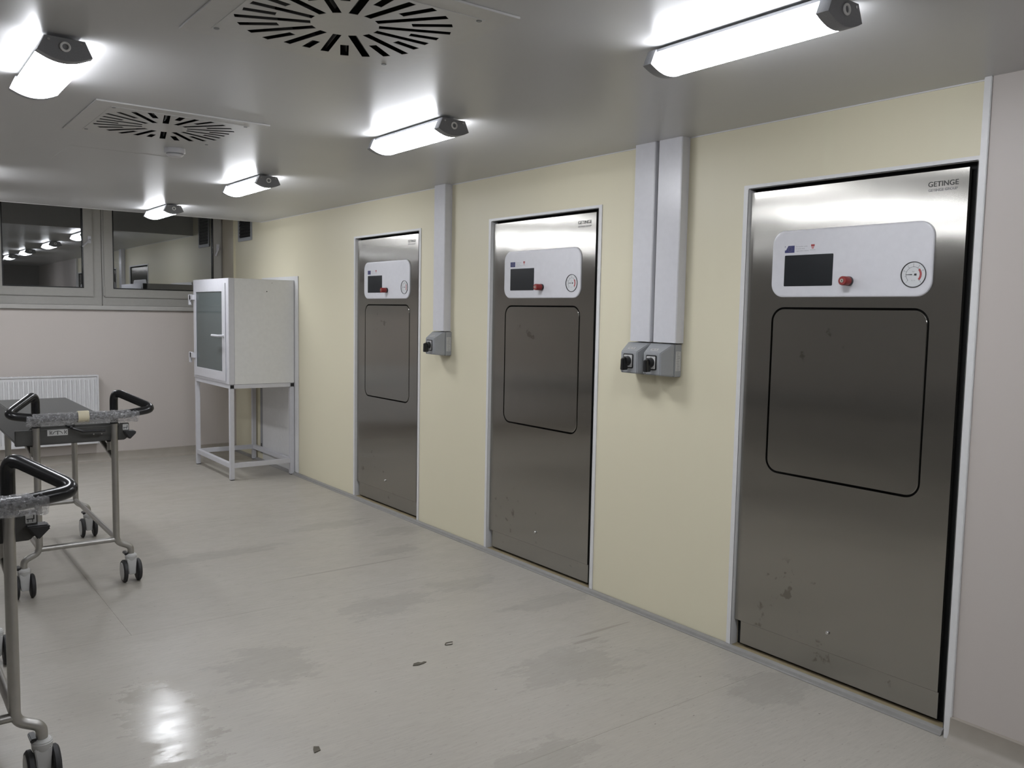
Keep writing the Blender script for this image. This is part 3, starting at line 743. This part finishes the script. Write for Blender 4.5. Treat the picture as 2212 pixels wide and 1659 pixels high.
for x in (0.0, RW - 0.014): MB().box(x, x + 0.014, -0.108, -0.03, 0.0, RH).build('side_cover', 'radiator_white', R, bevel=0.002)
MB().plate(rect(0.014, RW - 0.014, -0.108, -0.03), [rect(0.03 + k * 0.04, 0.052 + k * 0.04, -0.097, -0.042) for k in range(38)], RH - 0.012, RH, 'z').build('top_grille', 'radiator_white', R)
for x in (0.3, RW - 0.3): MB().box(x, x + 0.03, -0.032, 0.0, 0.1, RH - 0.1).build('wall_bracket', 'radiator_white', R)
tag(R, 'white fluted panel radiator under the left hand window', 'radiator')

# ================================================================== TROLLEYS
def trolley():
    R = empty('loading_trolley', (0, 0, 0))
    tr_, hw, ln = 0.0175, 0.19, 1.15
    def caster(x, y, out):
        c = MB().lathe([(0, 0.100), (0.018, 0.100), (0.030, 0.128), (0.032, 0.150), (0.024, 0.160), (0, 0.160)], (x, y, 0), 'z', 18)
        c.loft([[(x - 0.018, y - 0.030, 0.045), (x + 0.018, y - 0.030, 0.045), (x + 0.018, y + 0.030, 0.045), (x - 0.018, y + 0.030, 0.045)],
                [(x - 0.022, y - 0.030, 0.100), (x + 0.022, y - 0.030, 0.100), (x + 0.022, y + 0.030, 0.100), (x - 0.022, y + 0.030, 0.100)],
                [(x - 0.026, y - 0.026, 0.135), (x + 0.026, y - 0.026, 0.135), (x + 0.026, y + 0.026, 0.135), (x - 0.026, y + 0.026, 0.135)]])
        cs = c.build('caster', 'caster_shell', R, bevel=0.003)
        for s_ in (-1, 1):
            w0 = x + s_ * 0.026; w1 = x + s_ * 0.048
            MB().lathe([(0.030, 0), (0.054, 0), (0.0625, 0.004 * s_), (0.0625, 0.016 * s_), (0.056, 0.022 * s_), (0.030, 0.022 * s_)], (w0, y, 0.0625), 'x', 28).build('tyre', 'rubber', cs)
            MB().lathe([(0, 0.002 * s_), (0.048, 0.002 * s_), (0.052, 0.020 * s_), (0.046, 0.0245 * s_), (0, 0.026 * s_)], (w0, y, 0.0625), 'x', 24).build('wheel_disc', 'caster_shell', cs)
        MB().box(x - 0.014 * 1 - 0.02, x + 0.006 - 0.02, y - 0.012, y + 0.05, 0.152, 0.166).build('brake_tab', 'black_plastic', cs, bevel=0.003)
    for s_ in (-1, 1):
        # front and rear legs with the cranked foot that carries the caster
        for yy, top in ((0.0, 0.905), (ln, 0.80)):
            path = fillet([(s_ * hw, yy, top), (s_ * hw, yy, 0.235), (s_ * (hw + 0.074), yy, 0.200), (s_ * (hw + 0.074), yy, 0.150)], {1: 0.05, 2: 0.035}, 7)
            MB().tube(path, tr_, 14).build('leg', 'steel_tube', R)
            caster(s_ * (hw + 0.074), yy, s_)
        MB().tube([(s_ * hw, 0.01, 0.255), (s_ * hw, ln - 0.01, 0.255)], 0.0145, 12).build('side_rail', 'steel_tube', R)
        MB().tube([(s_ * hw, 0.01, 0.705), (s_ * hw, 0.52, 0.80)], 0.015, 12).build('brace', 'steel_tube', R)
        MB().lathe([(0, 0.715), (0.014, 0.715), (0.014, 0.785), (0, 0.785)], (s_ * hw, 0.12, 0.0), 'z', 12).build('support_pin', 'steel_tube', R)
        MB().lathe([(0, 0.785), (0.0165, 0.785), (0.0165, 0.803), (0, 0.803)], (s_ * hw, 0.12, 0.0), 'z', 12).build('pin_pad', 'rubber', R)
    for yy in (0.0, ln):
        MB().tube([(-hw, yy, 0.25), (hw, yy, 0.25)], 0.0145, 12).build('cross_bar', 'steel_tube', R)
    # deck with sloping sides, front apron
    y0, y1 = 0.045, 1.60
    dk = MB().loft([[(-0.28, y0, 0.808), (0.27, y0, 0.808), (0.27, y0, 0.818), (0.222, y0, 0.898), (-0.205, y0, 0.898), (-0.28, y0, 0.818)],
                    [(-0.28, y1, 0.808), (0.27, y1, 0.808), (0.27, y1, 0.818), (0.222, y1, 0.898), (-0.205, y1, 0.898), (-0.28, y1, 0.818)]]).build('deck', 'grey_deck', R, bevel=0.004)
    ap = MB().plate([(-0.285, 0.803), (0.250, 0.803), (0.272, 0.83), (0.272, 0.897), (0.225, 0.897), (0.218, 0.885), (-0.285, 0.885)], [], 0.022, 0.044, 'y').build('apron', 'grey_deck', R, bevel=0.003)
    MB().plate(rect(-0.135, -0.037, 0.850, 0.882), [], 0.0205, 0.023, 'y').build('instruction_label', 'label_paper', ap)
    il = MB()
    il.plate([(-0.086 + 0.024 * math.cos(a), 0.858 + 0.018 * math.sin(a)) for a in [PI * k / 12 for k in range(13)]] + [(-0.086 + 0.021 * math.cos(a), 0.858 + 0.015 * math.sin(a)) for a in [PI - PI * k / 12 for k in range(13)]], [], 0.0198, 0.021, 'y')
    il.box(-0.088, -0.084, 0.0198, 0.021, 0.855, 0.872)
    for sx in (-0.124, -0.054):
        il.box(sx, sx + 0.003, 0.0198, 0.021, 0.856, 0.878); il.plate([(sx + 0.003, 0.866), (sx + 0.011, 0.876), (sx + 0.013, 0.873), (sx + 0.007, 0.866), (sx + 0.013, 0.858), (sx + 0.011, 0.856)], [], 0.0198, 0.021, 'y')
    il.build('label_print', 'black_ink', ap)
    MB().plate(rrect(0.238, 0.268, 0.858, 0.890, 0.003, 3), [], 0.0205, 0.023, 'y').build('pictogram_label', 'label_paper', ap)
    pg = MB().box(0.241, 0.262, 0.0198, 0.021, 0.870, 0.873); pg.box(0.244, 0.246, 0.0198, 0.021, 0.862, 0.871); pg.box(0.257, 0.259, 0.0198, 0.021, 0.862, 0.871); pg.box(0.260, 0.263, 0.0198, 0.021, 0.870, 0.884)
    pg.build('pictogram_print', 'black_ink', ap)
    bm_ = MB().plate([(0.236, 0.853), (0.270, 0.806), (0.306, 0.842), (0.300, 0.853)], [], -0.004, 0.05, 'y')
    bm_.build('corner_bumper', 'rubber', R, bevel=0.004)
    MB().tube(fillet([(-0.02, 0.03, 0.888), (-0.02, 0.0, 0.888), (0.03, -0.012, 0.868), (0.142, -0.012, 0.866)], 0.012, 4), 0.0075, 10).build('release_lever', 'black_plastic', R)
    MB().lathe([(0, 0), (0.03, 0), (0.026, 0.014), (0, 0.018)], (-0.02, 0.06, 0.895), 'z', 16).build('latch_knob', 'black_plastic', R)
    for sx in (0.09, 0.13): MB().lathe([(0, 0), (0.004, 0), (0.004, 0.004), (0, 0.004)], (sx, 0.019, 0.845), 'y', 10).build('rivet', 'chrome', ap)
    # push handle: two triangular loops joined by a wrapped cross bar
    yb, zb_, cx = -0.20, 0.972, 0.352
    for s_ in (-1, 1):
        path = fillet([(s_ * hw, 0.0, 0.900), (s_ * hw, 0.0, 1.080), (s_ * cx, yb, zb_ + 0.022), (s_ * 0.20, yb, zb_), (s_ * 0.16, yb, zb_)], {1: 0.040, 2: 0.030, 3: 0.03}, 8)
        MB().tube(path, 0.0215, 16).build('handle_loop', 'black_grip', R)
    MB().tube([(-0.165, yb, zb_), (0.165, yb, zb_)], 0.019, 14).build('handle_bar', 'black_grip', R)
    rnd = random.Random(3); N = 60; rr = [0.0232 + 0.0025 * rnd.random() for _ in range(N)]
    wr_ = MB()
    rings = []
    for i in range(N):
        x = -0.262 + 0.53 * i / (N - 1)
        rings.append([(x + 0.002 * (rnd.random() - .5), yb + (rr[i] + 0.004 * rnd.random()) * math.cos(2 * PI * j / 18), zb_ - 0.002 + (rr[i] + 0.0045 * rnd.random()) * math.sin(2 * PI * j / 18) - (0.012 * max(0, -math.sin(2 * PI * j / 18)) ** 3)) for j in range(18)])
    wr_.loft(rings, cap=False).build('bubble_wrap', 'bubble_wrap', R, angle=180)
    tp = MB().loft([[(x, yb + 0.0295 * math.cos(2 * PI * j / 20), zb_ - 0.001 + 0.0305 * math.sin(2 * PI * j / 20)) for j in range(20)] for x in (-0.028, 0.0, 0.024)], cap=False)
    tp.build('tape_band', 'masking_tape', R)
    return R
T1 = trolley()
T1.location = (-2.300, 5.05, 0)
tag(T1, 'farther grey loading trolley with bubble wrapped black push handle, near the radiator', 'trolley', 'loading trolleys on the left')
T2 = copy_tree(T1)
T2.location = (-3.045, 3.005, 0); T2.rotation_euler = (0, 0, math.radians(0.4))
tag(T2, 'nearer grey loading trolley cut off by the left edge, bubble wrapped black push handle', 'trolley', 'loading trolleys on the left')

# ================================================================== BITS LYING ON THE FLOOR
def flake(x, y, pts, name, label, curl=0.006):
    R = MB(); n = len(pts)
    R.loft([[(a, b_, 0.0006) for a, b_ in pts], [(a * 1.0, b_ * 1.0, 0.0006 + 0.001 + curl * ((a * 37 + b_ * 11) % 0.5)) for a, b_ in pts]])
    o = R.build(name, 'debris', smooth=False); o.location = (x, y, 0); tag(o, label, 'debris'); return o
flake(-1.293, 3.145, [(-0.035, -0.006), (-0.012, -0.014), (0.018, -0.011), (0.036, -0.004), (0.03, 0.007), (0.014, 0.004), (0.004, 0.013), (-0.02, 0.011)], 'dirt_flake', 'dark leaf shaped flake of dirt in the middle of the floor')
flake(-1.973, 2.713, [(-0.014, -0.02), (0.012, -0.014), (0.018, 0.012), (0.002, 0.022), (-0.006, 0.006)], 'dirt_chip', 'small brown chip on the floor near the bottom edge')
ring = [(-1.06 + 0.022 * math.cos(a) + 0.004 * math.sin(3 * a), 3.262 + 0.014 * math.sin(a), 0.0022) for a in [0.4 + 1.55 * PI * k / 16 for k in range(17)]]
o = MB().tube(ring, 0.002, 6).build('wire_scrap', 'debris'); tag(o, 'curled scrap of wire lying on the floor', 'debris')
bpy.context.view_layer.update()
